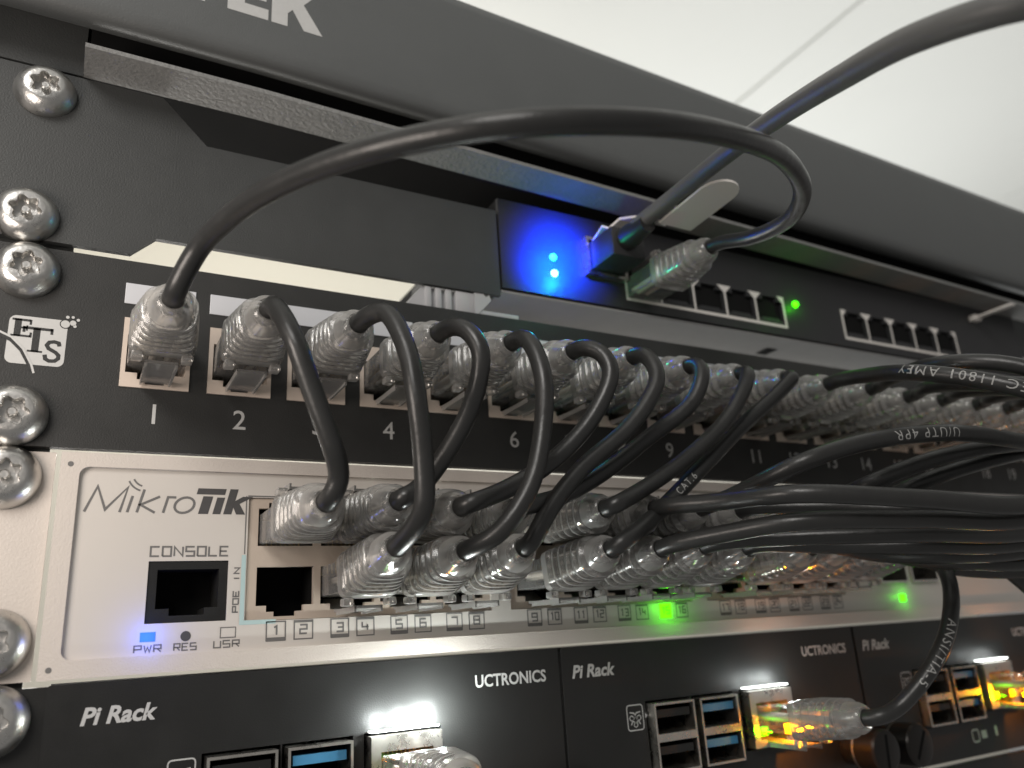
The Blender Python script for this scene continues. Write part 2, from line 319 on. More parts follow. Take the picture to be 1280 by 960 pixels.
MB().plate(rect(-46, -18.7, 89.4, 133), [], 0.6, 3.0).build('ear', 'powder_black', pdu)
Yt = -12.46
LT = [('T', [(-3.2, 124.5), (-3.2, 121.3), (1.0, 121.3), (1.0, 110.5), (5.2, 110.5), (5.2, 121.3), (9.2, 121.3), (9.2, 124.5)]),
      ('E', [(10.4, 110.5), (20.2, 110.5), (20.2, 113.7), (14.4, 113.7), (14.4, 116), (19.6, 116), (19.6, 119), (14.4, 119), (14.4, 121.3), (20.2, 121.3), (20.2, 124.5), (10.4, 124.5)]),
      ('K', [(21.0, 110.5), (25.0, 110.5), (25.0, 114.6), (26.2, 116.1), (29.2, 110.5), (34.0, 110.5), (29.0, 118.6), (33.6, 124.5), (28.8, 124.5), (25.0, 119.4), (25.0, 124.5), (21.0, 124.5)])]
for ch, pl in LT: MB().plate([(x, z - 0.9) for x, z in pl], [], Yt, Yt + 0.05).build('letter', 'ink_white', pdu)

# ------------------------------------------------------------------ screws
def screw_mesh():
    N_ = 48; th = [2 * math.pi * i / N_ for i in range(N_)]
    star = lambda r0, a: [r0 + a * math.cos(6 * t) for t in th]
    rr = []
    def ring(rad, y): rr.append([(rad[i] * math.cos(th[i]), y, rad[i] * math.sin(th[i])) for i in range(N_)] if isinstance(rad, list) else [(rad * math.cos(t), y, rad * math.sin(t)) for t in th])
    for rad, y in ((6.3, 0), (6.3, -0.5), (6.05, -1.3), (5.6, -2.2), (4.9, -3.1), (4.1, -3.7), (3.6, -3.85)): ring(rad, y)
    ring(star(2.75, 0.42), -3.85); ring(star(2.62, 0.42), -3.7); ring(star(2.5, 0.4), -1.5); ring(1.2, -1.4); ring(0.95, -1.4); ring(0.95, -2.9); ring(0.7, -3.2)
    return MB().rings(rr).mesh('screw_head', 32)
sm = screw_mesh()
SL = ['domed steel screw beside the long silver-lit lip at the very top', 'domed steel screw at the foot of the black bracket ear, upper of a close pair',
      'domed steel screw above the ETS emblem, lower of a close pair', 'domed steel screw below the ETS emblem',
      'domed steel screw at the top of the white ear beside the logo', 'domed steel screw cut by the picture edge at the foot of the white ear', 'domed steel screw cut by the picture edge below the white ear, on black']
for i, (x, y, z) in enumerate(SCREWS):
    o = link('screw', sm, 'steel', loc=(x, {0: -0.05, 1: -0.05, 2: -0.05, 3: -0.05, 4: 0.95, 5: 0.95, 6: -0.05}[i], z), rot=(0, random.uniform(0, 1), 0))
    tag(o, SL[i], 'screw', 'screws holding the rack ears')

# ------------------------------------------------------------------ black switch on its long bracket
sw = thing('network_switch', 'black network switch with glowing blue and green lights above the patch panel', 'network switch', (150, 0, 53))
XS1 = [141.1 + 14.1 * i for i in range(5)]; XS2 = [241.8 + 14.05 * i for i in range(5)]
def port_up(x, w2=6.1, z0=58.0, z1=66.0): return [(x - w2, z0), (x + w2, z0), (x + w2, z1), (x + 3.4, z1), (x + 3.4, z1 + 1.5), (x - 3.4, z1 + 1.5), (x - 3.4, z1), (x - w2, z1)]
holes = [port_up(x) for x in XS1 + XS2] + [rect(119.6, 133.0, 62.5, 73.6)]
MB().plate(rect(90, 352, 53.2, 82), holes, 0.0, 1.2).build('front_face', 'switch_black', sw)
MB().box(90.2, 351.8, 1.2, 120, 53.0, 82.2).build('chassis_top', 'hole_black', sw)
bd = MB().box(90, 352, 1.0, 120, 52.2, 53.0, 0.2).build('chassis_floor', 'zinc', sw)
MB().box(203.5, 208.6, 9.5, 15.5, 52.1, 52.19).build('vent_slot', 'hole_black', sw)
for xs in (XS1, XS2):
    a, b = xs[0] - 7.1, xs[-1] + 7.1
    f = MB().box(a, b, -0.10, -0.02, 56.2, 57.2).box(a, a + 0.9, -0.10, -0.02, 57.2, 68.2).box(b - 0.9, b, -0.10, -0.02, 57.2, 68.2)
    for i in range(4):
        xm = (xs[i] + xs[i + 1]) / 2
        f.box(xm - 0.33, xm + 0.33, -0.10, -0.02, 57.2, 65.6).poly([(xm - 0.4, 65.6), (xm + 0.4, 65.6), (xm + 3.1, 68.2), (xm - 3.1, 68.2)], -0.08)
    f.poly([(a + 0.9, 65.6), (a + 3.2, 68.2), (a + 0.9, 68.2)], -0.08).poly([(b - 0.9, 65.6), (b - 0.9, 68.2), (b - 3.2, 68.2)], -0.08)
    f.build('port_outline', 'tab_white', sw)
for x in XS1 + XS2:
    p = MB().box(x - 6.0, x + 6.0, 0.25, 1.15, 58.2, 58.8).box(x - 4.2, x + 4.2, 0.4, 1.15, 58.8, 59.5).build('port', 'switch_black', sw)
cage = MB().plate(rect(118.9, 133.7, 61.8, 74.3), [rect(119.9, 132.7, 62.8, 73.3)], -2.4, 0.0).build('module_cage', 'jack_metal', sw)
for nm, mt_, z in (('indicator_light', 'led_cyan', 65.9), ('indicator_light', 'led_lime', 60.6)):
    MB().lathe_y([(1.15, 0.0), (1.1, -0.5), (0.8, -0.95), (0.3, -1.15)], 107.8, z, 16).build(nm, mt_, sw, 60)
MB().lathe_y([(1.3, 0.0), (1.2, -0.5), (0.9, -0.95), (0.3, -1.15)], 210.3, 66.3, 16).build('indicator_light', 'led_green', sw, 60)
br = MB().plate([(-46, 44.9), (-6, 44.9), (6.9, 58), (6.9 + 5, 50.4 + 0.0)] and [(-46, 45.6), (-5.4, 45.6), (-0.4, 50.4), (89.2, 50.4), (89.2, 77.6), (9.2, 77.6), (-1.4, 88.4), (-46, 88.4)], [], 0.0, 1.5)
br.build('mounting_bracket', 'powder_black', sw)
MB().box(87.0, 89.2, 1.5, 60, 51.9, 77.5).build('bracket_side', 'powder_black', sw)
def lamp(name, loc, col, power, rad=1.0):
    d = bpy.data.lights.new(name, 'POINT'); d.color = col; d.energy = power; d.shadow_soft_size = rad * S
    o = bpy.data.objects.new(name, d); COL.objects.link(o); o.location = Vector(loc) * S; return o
def spot(name, loc, target, col, power, deg, rad=1.0):
    d = bpy.data.lights.new(name, 'SPOT'); d.color = col; d.energy = power; d.shadow_soft_size = rad * S; d.spot_size = R(deg); d.spot_blend = 1.0
    o = bpy.data.objects.new(name, d); COL.objects.link(o); o.location = Vector(loc) * S
    o.rotation_euler = (Vector(target) - Vector(loc)).to_track_quat('-Z', 'Y').to_euler(); return o
spot('blue_halo', (110.5, -12.5, 67), (110.5, 0, 67), (0.0, 0.03, 1.0), 0.62, 126)  # added spot with no source of its own, throws the halo onto the face
lamp('blue_spill', (113, -4, 69), (0.0, 0.03, 1.0), 0.006, 1.0)
lamp('lime_light', (108.6, -4, 58.6), (0.02, 0.9, 0.35), 0.006, 1.0)
lamp('green_light', (210.3, -3.0, 65.6), (0.06, 1.0, 0.0), 0.0011, 0.8)

# ------------------------------------------------------------------ grey ribbed clip on top of the patch panel
clip = thing('cable_clip', 'grey ribbed plastic clip lying on the patch panel beside the cream gap', 'clip', (80, 10, 44))
mb = MB()
for (x0, x1) in ((66.4, 68.2), (69.4, 71.2), (72.4, 74.2), (75.4, 81.0)): mb.box(x0, x1, 0.6, 9, 43.95, 50.1, 0.25)
mb.plate([(60.8, 43.95), (66.4, 43.95), (66.4, 50.0), (65.6, 50.0)], [], 1.2, 9).box(66.3, 81.0, 2.0, 9, 43.95, 50.2, 0.2)
mb.build('ribbed_body', 'grey_plastic', clip, 40)
MB().plate([(81.0, 43.95), (82.0, 43.95), (86.2, 48.6), (85.6, 50.2), (84.6, 49.4), (83.8, 50.2), (81.0, 50.2)], [], 0.3, 9).build('hook', 'grey_plastic', clip)
MB().box(82.2, 95, 0.5, 10, 43.95, 45.4, 0.3).build('tongue', 'grey_plastic', clip)

# ------------------------------------------------------------------ patch panel
pp = thing('patch_bay', 'black numbered patch panel with ETS emblem and a row of beige ports', 'patch panel', (180, 0, 0.4))
XP = [1.65 + 17.72 * i for i in range(24)]
MB().plate(rect(-46, 440, 0.5, 43.9), [rect(x - 7.0, x + 7.0, 14.3, 30.2) for x in XP], 0.0, 2.2).build('front_plate', 'panel_black', pp)
MB().box(-16, 440, 2.2, 26, 42.6, 43.9).build('top_flange', 'panel_black', pp)
jack_open = [(-6.0, 17.6), (-3.6, 17.6), (-3.6, 16.2), (-1.9, 16.2), (-1.9, 15.2), (1.9, 15.2), (1.9, 16.2), (3.6, 16.2), (3.6, 17.6), (6.0, 17.6), (6.0, 26.2), (-6.0, 26.2)]
def jack_mesh(name, outer, hole, y0, depth, back=True):
    mb = MB().plate(outer, [hole], y0, y0 + depth)
    return mb.mesh(name)
jm = jack_mesh('port', rect(-6.95, 6.95, 14.35, 30.15), jack_open, -0.35, 12)
jb = MB().box(-6.9, 6.9, 11.7, 12.5, 14.4, 30.1).mesh('port_back')
jc = MB()
for k in range(8): jc.box(-3.8 + k * 1.02, -3.4 + k * 1.02, 3, 10, 25.4, 25.75)
jc = jc.mesh('contacts')
for i, x in enumerate(XP):
    j = link('port', jm, 'jack_white', pp); j.location.x = x * S
    link('port_back', jb, 'hole_black', j); link('contacts', jc, 'gold', j)
    MB().box(x - 7.3, x + 7.3, -0.25, 0.05, 33.5, 38.4, 0.1).build('label_strip', 'label_white', pp)
    text(str(i + 1), 2.0 + 17.72 * i, 6.6, 4.3, -0.05, 'ink_white', pp, 'port_number', bold=0.02)
# emblem
em = MB().poly(rrect(-26.4, -15.9, 17.4, 27.8, 1.3), -0.05).build('emblem', 'ink_white', pp)
def serif(mb, polys, y):
    for p in polys: mb.poly(p, y)
lm = MB()
def bar(x0, x1, z0, z1): lm.poly(rect(x0, x1, z0, z1), -0.09)
# E
bar(-25.4, -24.2, 23.3, 27.1); bar(-25.9, -24.2, 26.7, 27.15); bar(-25.9, -24.2, 23.2, 23.6); bar(-24.2, -22.6, 26.65, 27.15); bar(-24.2, -22.4, 23.2, 23.65); bar(-24.2, -23.2, 25.0, 25.4); bar(-22.8, -22.4, 26.0, 27.1); bar(-22.6, -22.2, 23.2, 24.3); bar(-23.3, -23.0, 24.6, 25.8)
# T
bar(-22.0, -20.7, 20.2, 25.4); bar(-22.7, -20.0, 20.1, 20.5); bar(-23.8, -18.5, 25.0, 25.6); bar(-23.9, -23.4, 24.3, 25.6); bar(-18.9, -18.4, 24.3, 25.6)
lm.stroke([(-17.0, 21.9), (-17.2, 22.6), (-18.0, 22.8), (-18.9, 22.6), (-19.3, 21.9), (-18.9, 21.2), (-17.6, 20.5), (-17.0, 19.9), (-17.0, 19.2), (-17.6, 18.6), (-18.6, 18.5), (-19.3, 18.9), (-19.5, 19.8)], 0.75, -0.09)
lm.build('emblem_letters', 'panel_black', em)
dots = MB()
for x, z, r_ in ((-16.4, 27.0, 0.85), (-15.0, 27.4, 0.6), (-16.1, 28.6, 0.35), (-15.1, 28.7, 0.3), (-14.1, 28.2, 0.33), (-14.6, 26.7, 0.33)): dots.poly(circ(x, z, r_), -0.12)
dots.build('emblem_dots', 'ink_white', em)
MB().poly(circ(-16.4, 27.0, 1.05), -0.10).build('dot_gap', 'panel_black', em)
sw1 = [(-29.5, 23.9), (-27.8, 23.9), (-25.6, 22.9), (-23.4, 20.7), (-21.6, 17.4), (-21.0, 15.6)]
MB().stroke([(-27.8, 23.3), (-25.6, 22.3), (-23.6, 20.3), (-21.9, 17.2), (-21.5, 16.2)], 0.8, -0.09).build('swoosh_gap', 'panel_black', em)
MB().stroke(sw1, 0.42, -0.11).build('swoosh', 'ink_white', em)

# ------------------------------------------------------------------ white managed switch
ms = thing('network_switch', 'white network switch with two rows of ports full of clear plugs', 'network switch', (180, 0, -44))
XM = [31.0 + 13.97 * (i % 4) + 64.1 * (i // 4) for i in range(12)]
BL = [(XM[4 * g] - 8.5, XM[4 * g + 3] + 8.3) for g in range(3)]
SF = [(226.5, 240.5), (243.0, 257.0)]
BZ = (-35.0, -8.7)
MB().plate(rect(-14.4, 428, -44.0, -0.5), [rrect(-10.9, 424, -40.6, -3.4, 1.8)], -0.9, 2.0).build('bezel', 'white_paint', ms)
face = MB().plate(rect(-12, 425, -41.5, -2.5), [rect(3.2, 18.8, -34.6, -22.3)] + [rect(a, b, *BZ) for a, b in BL] + [rect(a, b, -32, -20) for a, b in SF], 0.0, 1.2).build('front_face', 'face_film', ms)
MB().box(-14.2, 428, 14, 160, -43.8, -0.7).build('body', 'white_paint', ms)
MB().box(-14.4, -13.6, 2.0, 14, -43.9, -0.6).box(-13.6, 428, 2.0, 14, -43.9, -42.9).box(-13.6, 428, 2.0, 14, -1.5, -0.6).build('sleeve', 'white_paint', ms)
MB().plate(rect(-46, -15.3, -44.0, -0.4), [], 1.0, 3.4).build('ear', 'white_paint', ms)
for z in (-3.0, -42.2): MB().lathe_y([(0.55, -0.94), (0.5, -0.91)], -12.6, z, 12).build('pin_hole', 'ink_grey', ms)
cj = MB().plate(rect(3.3, 18.7, -34.5, -22.4), [[(5.0, -31.8), (7.6, -31.8), (7.6, -33.2), (14.4, -33.2), (14.4, -31.8), (17.0, -31.8), (17.0, -24.0), (5.0, -24.0)]], 0.3, 10).build('console_jack', 'pi_black', ms)
MB().box(3.4, 18.6, 10, 10.8, -34.4, -22.5).build('jack_back', 'hole_black', cj)
low = [(-6.2, -31.9), (-4.0, -31.9), (-4.0, -33.2), (-2.4, -33.2), (-2.4, -34.2), (2.4, -34.2), (2.4, -33.2), (4.0, -33.2), (4.0, -31.9), (6.2, -31.9), (6.2, -23.7), (-6.2, -23.7)]
up = [(x, -42.9 - z) for x, z in low]
for g, (a, b) in enumerate(BL):
    hs = [[(XM[4 * g + k] + px, pz) for px, pz in sh] for k in range(4) for sh in (low, up)]
    bk = MB().plate(rect(a + 0.1, b - 0.1, BZ[0] + 0.1, BZ[1] - 0.1), hs, 0.5, 1.9).build('port_block', 'jack_beige', ms)
    MB().box(a + 0.2, b - 0.2, 12.5, 13.2, BZ[0] + 0.2, BZ[1] - 0.2).box(a + 0.2, b - 0.2, 1.9, 12.5, -21.9, -21.3).build('block_back', 'hole_black', bk)
    for k in range(3):
        xw = (XM[4 * g + k] + XM[4 * g + k + 1]) / 2; MB().box(xw - 0.4, xw + 0.4, 1.9, 12.5, BZ[0] + 0.3, BZ[1] - 0.3).build('port_divider', 'hole_black', bk)
MB().stroke([(22.0, -8.4), (22.0, -21.0)], 0.25, -0.04).stroke([(22.3, -8.4), (82, -8.4)], 0.3, -0.04).build('block_outline', 'ink_grey', ms)
MB().stroke([(21.9, -21.2), (21.9, -35.2), (29, -35.2)], 0.9, -0.05).build('feed_mark', 'cyan_line', ms)
for a, b in SF:
    c_ = MB().plate(rect(a, b, -32, -20), [rect(a + 0.6, b - 0.6, -31.4, -20.6)], -1.2, 20).build('module_cage', 'jack_metal', ms)
    MB().box(a + 0.5, b - 0.5, 10, 11, -31.5, -20.5).build('cage_back', 'hole_black', c_)
ink = MB()
sq_text(ink, 'CONSOLE', 3.4, 18.6, -21.3, -19.4, 0.36, -0.05)
sq_text(ink, 'PWR', 1.7, 6.6, -40.0, -38.7, 0.26, -0.05); sq_text(ink, 'RES', 9.0, 13.2, -40.0, -38.7, 0.26, -0.05); sq_text(ink, 'USR', 16.6, 21.6, -39.9, -38.6, 0.26, -0.05)
sq_text(ink, 'POE IN', 20.0, 21.1, -33.0, -23.9, 0.28, -0.05, vertical=True)
ink.stroke(rect(17.8, 20.8, -38.0, -36.0), 0.2, -0.05, True)
ink.build('lettering', 'ink_grey', ms)
lg = MB()
def sl(pts, zb=-12.4): return [(x + (z - zb) * 0.24, z) for x, z in pts]
for pl in ([(-9.4, -12.4), (-8.6, -7.2), (-5.8, -11.9), (-3.0, -7.2), (-3.0, -12.4)], [(-1.6, -12.4), (-1.6, -9.0)], [(0.2, -12.4), (0.2, -7.6)], [(3.6, -9.0), (0.4, -10.8), (3.6, -12.4)], [(5.2, -12.4), (5.2, -9.1), (6.8, -9.1)],
           [(7.3 + 1.9 * math.cos(t) + 1.6, -10.7 + 1.65 * math.sin(t)) for t in [k * math.pi / 10 for k in range(21)]]):
    lg.stroke(sl(pl), 0.5, -0.05)
for r_ in (2.6, 3.6): lg.stroke([(1.6 + r_ * math.cos(a), -4.4 + r_ * math.sin(a)) for a in [R(205 + 6 * k) for k in range(9)]], 0.35, -0.05)
lg.build('logo_thin_letters', 'ink_grey', ms)
lb = MB()
for pl in ([(10.6, -7.0), (16.4, -7.0), (16.4, -8.3), (10.6, -8.3)], [(12.1, -8.7), (14.1, -8.7), (14.1, -12.5), (12.1, -12.5)], [(15.0, -8.9), (16.6, -8.9), (16.6, -12.5), (15.0, -12.5)],
           [(17.2, -7.0), (18.9, -7.0), (18.9, -9.6), (20.3, -8.6), (22.4, -8.6), (20.0, -10.2), (21.8, -12.5), (19.9, -12.5), (18.9, -11.0), (18.9, -12.5), (17.2, -12.5)]): lb.poly(sl(pl), -0.05)
lb.build('logo_bold_letters', 'ink_dark', ms)
MB().box(2.6, 5.4, -0.12, 0.0, -38.0, -36.2).build('power_light', 'led_blue', ms)
MB().lathe_y([(1.0, -0.06), (0.9, -0.02)], 11.1, -37.3, 20).build('reset_hole', 'ink_dark', ms)
lab = MB()
for i, x in enumerate(XM):
    for k in (0, 1):
        cx = x + (-1.9 if k == 0 else 4.0); num = 2 * i + 1 + k
        if num == 15: continue
        lab.stroke(rect(cx - 2.0, cx + 2.0, -39.1, -35.3), 0.27, -0.05, True)
        if k == 0: lab.poly(rect(cx - 2.0, cx + 2.0, -39.3, -38.5), -0.06)
        else: lab.poly(rect(cx - 2.0, cx + 2.0, -35.7, -35.3), -0.06)
        t = str(num); wd = 1.5 if num < 10 else 2.5
        sq_text(lab, t, cx - wd / 2, cx + wd / 2, -38.0, -36.2, 0.36, -0.05)
lab.build('port_labels', 'ink_grey', ms)
gx = XM[7] - 1.9
gl = MB().box(gx - 2.0, gx + 2.0, -0.15, 0.0, -39.2, -35.3).build('link_light', 'led_green', ms)
sq_text(MB(), '15', gx - 1.25, gx + 1.25, -38.0, -36.2, 0.26, -0.2).build('link_number', 'ink_dark', gl)
lamp('link_lamp', (gx, -4.5, -36.5), (0.1, 1.0, 0.0), 0.0018, 0.8)
MB().box(235.6, 238.6, -0.15, 0.0, -38.2, -35.8).build('link_light', 'led_green', ms)
lamp('module_lamp', (237, -3, -36.5), (0.1, 1.0, 0.0), 0.0006, 0.8)
lamp('power_lamp', (4, -3.5, -37), (0.03, 0.12, 1.0), 0.0012, 0.8)

# ------------------------------------------------------------------ row of small computer brackets at the bottom
def pi_unit(k, x0, label):
    x1 = x0 + 108.9
    t = thing('computer_bracket', label, 'rack bracket', (x0, 0, -88), 'black brackets holding small computers')
    E0, U3, U2 = x0 + 58.6, x0 + 41.2, x0 + 25.6
    holes = [rect(U2 - 0.6, U3 - 0.9, -77.6, -59.6), rect(U3 - 0.6, U3 + 14.4, -77.6, -59.6), rect(E0 - 0.6, E0 + 17.4, -75.4, -59.4)]
    xl = -12.5 if k == 0 else x0 + 0.35
    fp = MB().plate(rrect(xl, x1 - 0.35, -88.2, -44.9, 0.6, 3), holes, -0.6, 1.4).build('front_plate', 'pi_black', t)
    if k == 0: MB().plate(rect(-46, xl + 0.1, -88.2, -45.1), [], 0.0, 1.4).build('ear', 'pi_black', t)
    MB().box(xl + 0.6, x1 - 0.9, 1.4, 70, -88, -87).box(xl + 0.6, x1 - 0.9, 1.4, 40, -46.4, -45.3).build('tray', 'pi_black', t)
    MB().box(xl + 0.6, x1 - 0.9, 14, 15, -87, -46.4).build('inner_board', 'hole_black', t)
    text('Pi Rack', x0 + 3.2, -52.3, 2.9, -0.66, 'ink_white', t, 'lettering', 'l', 13.2, bold=0.09, shear=0.22)
    text('UCTRONICS', x0 + 85.2, -52.3, 2.6, -0.66, 'ink_white', t, 'maker_lettering', 'l', 19.4, bold=0.06)
    for ux, mt_ in ((U2, 'pi_black'), (U3, 'usb_blue')):
        u = MB()
        wd = 13.6
        for z0 in (-76.8, -68.3):
            pass
        u.plate(rect(ux, ux + wd, -76.9, -60.2), [rect(ux + 0.55, ux + wd - 0.55, -67.6, -60.75), rect(ux + 0.55, ux + wd - 0.55, -76.35, -69.5)], -3.4, 9)
        uo = u.build('usb_socket', 'jack_metal', t)
        MB().box(ux + 0.6, ux + wd - 0.6, 8, 8.8, -76.3, -60.8).build('socket_back', 'hole_black', uo)
        for z in (-61.9, -70.7): MB().box(ux + 1.2, ux + wd - 1.2, -2.4, 8, z - 1.9, z).build('tongue', mt_, uo)
        MB().box(ux + 0.55, ux + wd - 0.55, -3.0, 8, -69.4, -67.7).build('divider', 'grey_plastic' if mt_ == 'usb_blue' else 'pi_black', uo)
    ej = MB().plate(rect(E0, E0 + 16.4, -74.6, -60.0), [[(E0 + 2.2, -72.6), (E0 + 4.5, -72.6), (E0 + 4.5, -74.0), (E0 + 11.9, -74.0), (E0 + 11.9, -72.6), (E0 + 14.2, -72.6), (E0 + 14.2, -63.2), (E0 + 2.2, -63.2)]], -3.8, 10).build('network_jack', 'jack_metal', t)
    MB().box(E0 + 0.4, E0 + 16.0, 10, 10.8, -74.2, -60.4).build('jack_back', 'hole_black', ej)
    MB().box(E0 + 2.6, E0 + 4.9, -3.95, -3.7, -71.6, -69.4).build('link_light', 'led_green', ej)
    MB().box(E0 + 11.6, E0 + 14.0, -3.95, -3.7, -71.6, -69.4).build('activity_light', 'led_amber', ej)
    if k in (0, 1, 2):
        lamp('amber_lamp', (E0 + 12.6, -8.5, -70.5), (1.0, 0.27, 0.0), 0.032 if k else 0.004, 0.8); lamp('jack_green_lamp', (E0 + 3.6, -6.0, -70.5), (0.12, 1.0, 0.0), 0.0016 if k else 0.001, 0.8)
    MB().box(E0 + 0.3, E0 + 16.0, -3.2, -0.7, -59.35, -59.0).build('glare_bar', 'glare_white', t)  # added glowing bar imitating the glare on the jack top, no lamp there
    pw = {0: 0.075, 1: 0.008, 2: 0.002, 3: 0.001}[k]
    for q, dx in ((0.5, 15.5), (0.22, 10.0), (0.12, 4.0)): lamp('glare_lamp', (E0 + dx, -6.5, -57.6), (0.93, 1.0, 0.98), pw * q, 0.7)  # added lights that spread the glare over the plate
    for tx, tz in ((x1 - 9.8, -79.0), (x1 + 5.4, -79.0))[0 if k else 0:]:
        pr = [(4.2, -0.6), (4.6, -1.0), (4.6, -4.2), (4.9, -4.6), (5.6, -4.8), (5.9, -5.3), (5.9, -12.6), (5.5, -13.2), (5.0, -13.4)]
        th = MB().lathe_y(pr, tx, tz, 40).build('thumb_screw', 'thumb_black', t, 30)
        a = 0.9 + tx
        MB().stroke([(tx - 4.4 * math.cos(a), tz - 4.4 * math.sin(a)), (tx + 4.4 * math.cos(a), tz + 4.4 * math.sin(a))], 1.1, -13.45).build('slot', 'hole_black', th)
        MB().lathe_y([(5.92, -5.6), (5.97, -5.9), (5.97, -6.1), (5.92, -6.4)], tx, tz, 40, False, False).build('edge_ring', 'steel', th, 60)
    ic = MB()
    ix, iz = x0 + 21.4, -63.2
    ic.stroke(rrect(ix - 2.5, ix + 2.5, iz - 3.0, iz + 3.0, 0.7, 3), 0.28, -0.66, True)
    ic.stroke([(ix - 1.7, iz + 1.3), (ix - 0.4, iz + 1.1), (ix + 1.5, iz - 1.7)], 0.3, -0.66).stroke([(ix + 1.7, iz + 1.3), (ix + 0.4, iz + 1.1), (ix - 1.5, iz - 1.7)], 0.3, -0.66)
    ic.stroke(circ(ix, iz - 0.5, 0.75, 10), 0.26, -0.66, True).stroke(circ(ix - 1.2, iz - 0.1, 0.6, 8), 0.22, -0.66, True).stroke(circ(ix + 1.2, iz - 0.1, 0.6, 8), 0.22, -0.66, True).stroke(circ(ix, iz - 1.7, 0.6, 8), 0.22, -0.66, True)
    ic.poly([(ix + 3.2, iz - 0.5), (ix + 4.0, iz + 0.2), (ix + 3.2, iz + 0.9)], -0.66)
    ic.build('printed_icon', 'ink_white', t)
    mk = MB().stroke(rrect(E0 - 9.5, E0 - 6.0, -84.0, -80.4, 0.8, 3), 0.5, -0.66, True).poly(rect(E0 - 4.5, E0 - 1.6, -83.4, -81.0), -0.66)
    mk.poly(rrect(E0 + 3.2, E0 + 4.6, -83.4, -80.2, 0.6, 3), -0.66).build('printed_mark', 'ink_white', t)
PX = [-9.7, 99.4, 208.6, 317.8]
PLB = ['black bracket with Pi Rack lettering below the console socket, its jack edge glowing white',
       'middle black bracket with icon, blue USB sockets and a cable plugged in beside thumb screws',
       'black bracket with glowing amber and green jack at the lower right corner', 'black bracket cut by the right picture edge beyond the amber lights']
for k, x0 in enumerate(PX): pi_unit(k, x0, PLB[k])
bp = thing('rack_blank', 'plain black panel just below the amber-lit bracket in the bottom corner', 'rack panel', (200, 0, -110))
MB().box(-46, 440, -1.4, 1.0, -132.5, -89.4, 0.4).build('plate', 'pi_black', bp)

# ------------------------------------------------------------------ clear plugs with ribbed boots
def super_ring(y, a, b, e, n=36, cx=0, cz=0):
    out = []
    for i in range(n):
        t = 2 * math.pi * i / n; c, s_ = math.cos(t), math.sin(t)
        out.append((cx + a * math.copysign(abs(c) ** (2 / e), c), y, cz + b * math.copysign(abs(s_) ** (2 / e), s_)))
    return out
def boot_mesh():
    """a clear hollow hood: outer skin with five thick ribs, inner skin set 1.3 mm inside"""
    rr = [super_ring(-12.4, 6.0, 4.5, 6), super_ring(-12.8, 6.45, 4.9, 6), super_ring(-15.0, 6.5, 5.0, 6), super_ring(-15.6, 6.1, 4.7, 5)]
    y = -15.8; inner = [super_ring(-12.4, 5.85, 3.45, 6)]
    for q in range(5):
        k = q / 5
        a = 6.35 * (1 - k) + 4.9 * k; b = 5.15 * (1 - k) + 4.8 * k; e = 4.2 * (1 - k) + 2.2 * k
        rr += [super_ring(y - 0.15, a - 0.8, b - 0.8, e), super_ring(y - 0.75, a - 0.85, b - 0.85, e), super_ring(y - 1.05, a - 0.25, b - 0.25, e), super_ring(y - 1.4, a, b, e), super_ring(y - 1.85, a - 0.05, b - 0.05, e), super_ring(y - 2.15, a - 0.4, b - 0.4, e)]
        inner.append(super_ring(y - 1.0, a - 1.75, b - 1.55, e))
        y -= 2.3
    rr += [super_ring(-27.6, 4.1, 4.05, 2.1), super_ring(-30.6, 3.8, 3.8, 2), super_ring(-32.0, 3.1, 3.1, 2), super_ring(-32.4, 2.5, 2.5, 2)]
    inner += [super_ring(-28.0, 2.2, 2.2, 2), super_ring(-32.3, 2.1, 2.1, 2)]
    rr += inner[::-1]; rr.append(rr[0])
    return MB().rings(rr, False, False).mesh('boot', 34)
def plug_mesh():
    mb = MB().box(-5.8, 5.8, -13.6, 10.5, -3.3, 3.3, 0.35)
    return mb.mesh('plug', 30)
def latch_mesh():
    mb = MB()
    w_ = 3.1
    pr = [(9.5, -3.35), (9.5, -4.0), (3.0, -6.6), (-6.5, -7.1), (-14.0, -6.8), (-14.0, -6.2), (-6.5, -6.4), (3.0, -5.9), (8.2, -3.35)]
    mb.add([(x, y, z) for x in (-w_, w_) for y, z in pr], [tuple(range(9)), tuple(range(17, 8, -1))] + [(i, (i + 1) % 9, 9 + (i + 1) % 9, 9 + i) for i in range(9)])
    mb.box(-w_ - 0.001, -w_ + 0.45, -14.0, -1.0, -7.5, -6.3).box(w_ - 0.45, w_ + 0.001, -14.0, -1.0, -7.5, -6.3)
    return mb.mesh('latch')
def hood_mesh():   # two small clear cheeks of the boot that guard the latch
    mb = MB()
    for s_ in (-1, 1):
        mb.box(min(s_ * 3.6, s_ * 5.8), max(s_ * 3.6, s_ * 5.8), -15.4, -12.5, -6.3, -4.7, 0.35)
    return mb.mesh('latch_guard', 30)
BM, PM, LM, HM = boot_mesh(), plug_mesh(), latch_mesh(), hood_mesh()
CM = MB()
for k in range(8): CM.box(-3.8 + k * 1.02, -3.45 + k * 1.02, 4.0, 10.4, 2.0, 3.42)
CM = CM.mesh('contact_pins')
WM = MB()
for k in range(4): WM.lathe_y([(0.7, -22), (0.75, -14), (0.75, 4)], -2.4 + 1.6 * k, 0.3 * (-1) ** k, 8)
WM = WM.mesh('wires', 40)
mat('wire_pale', (0.55, 0.50, 0.44), 0.5, var=0.4, vscale=400)
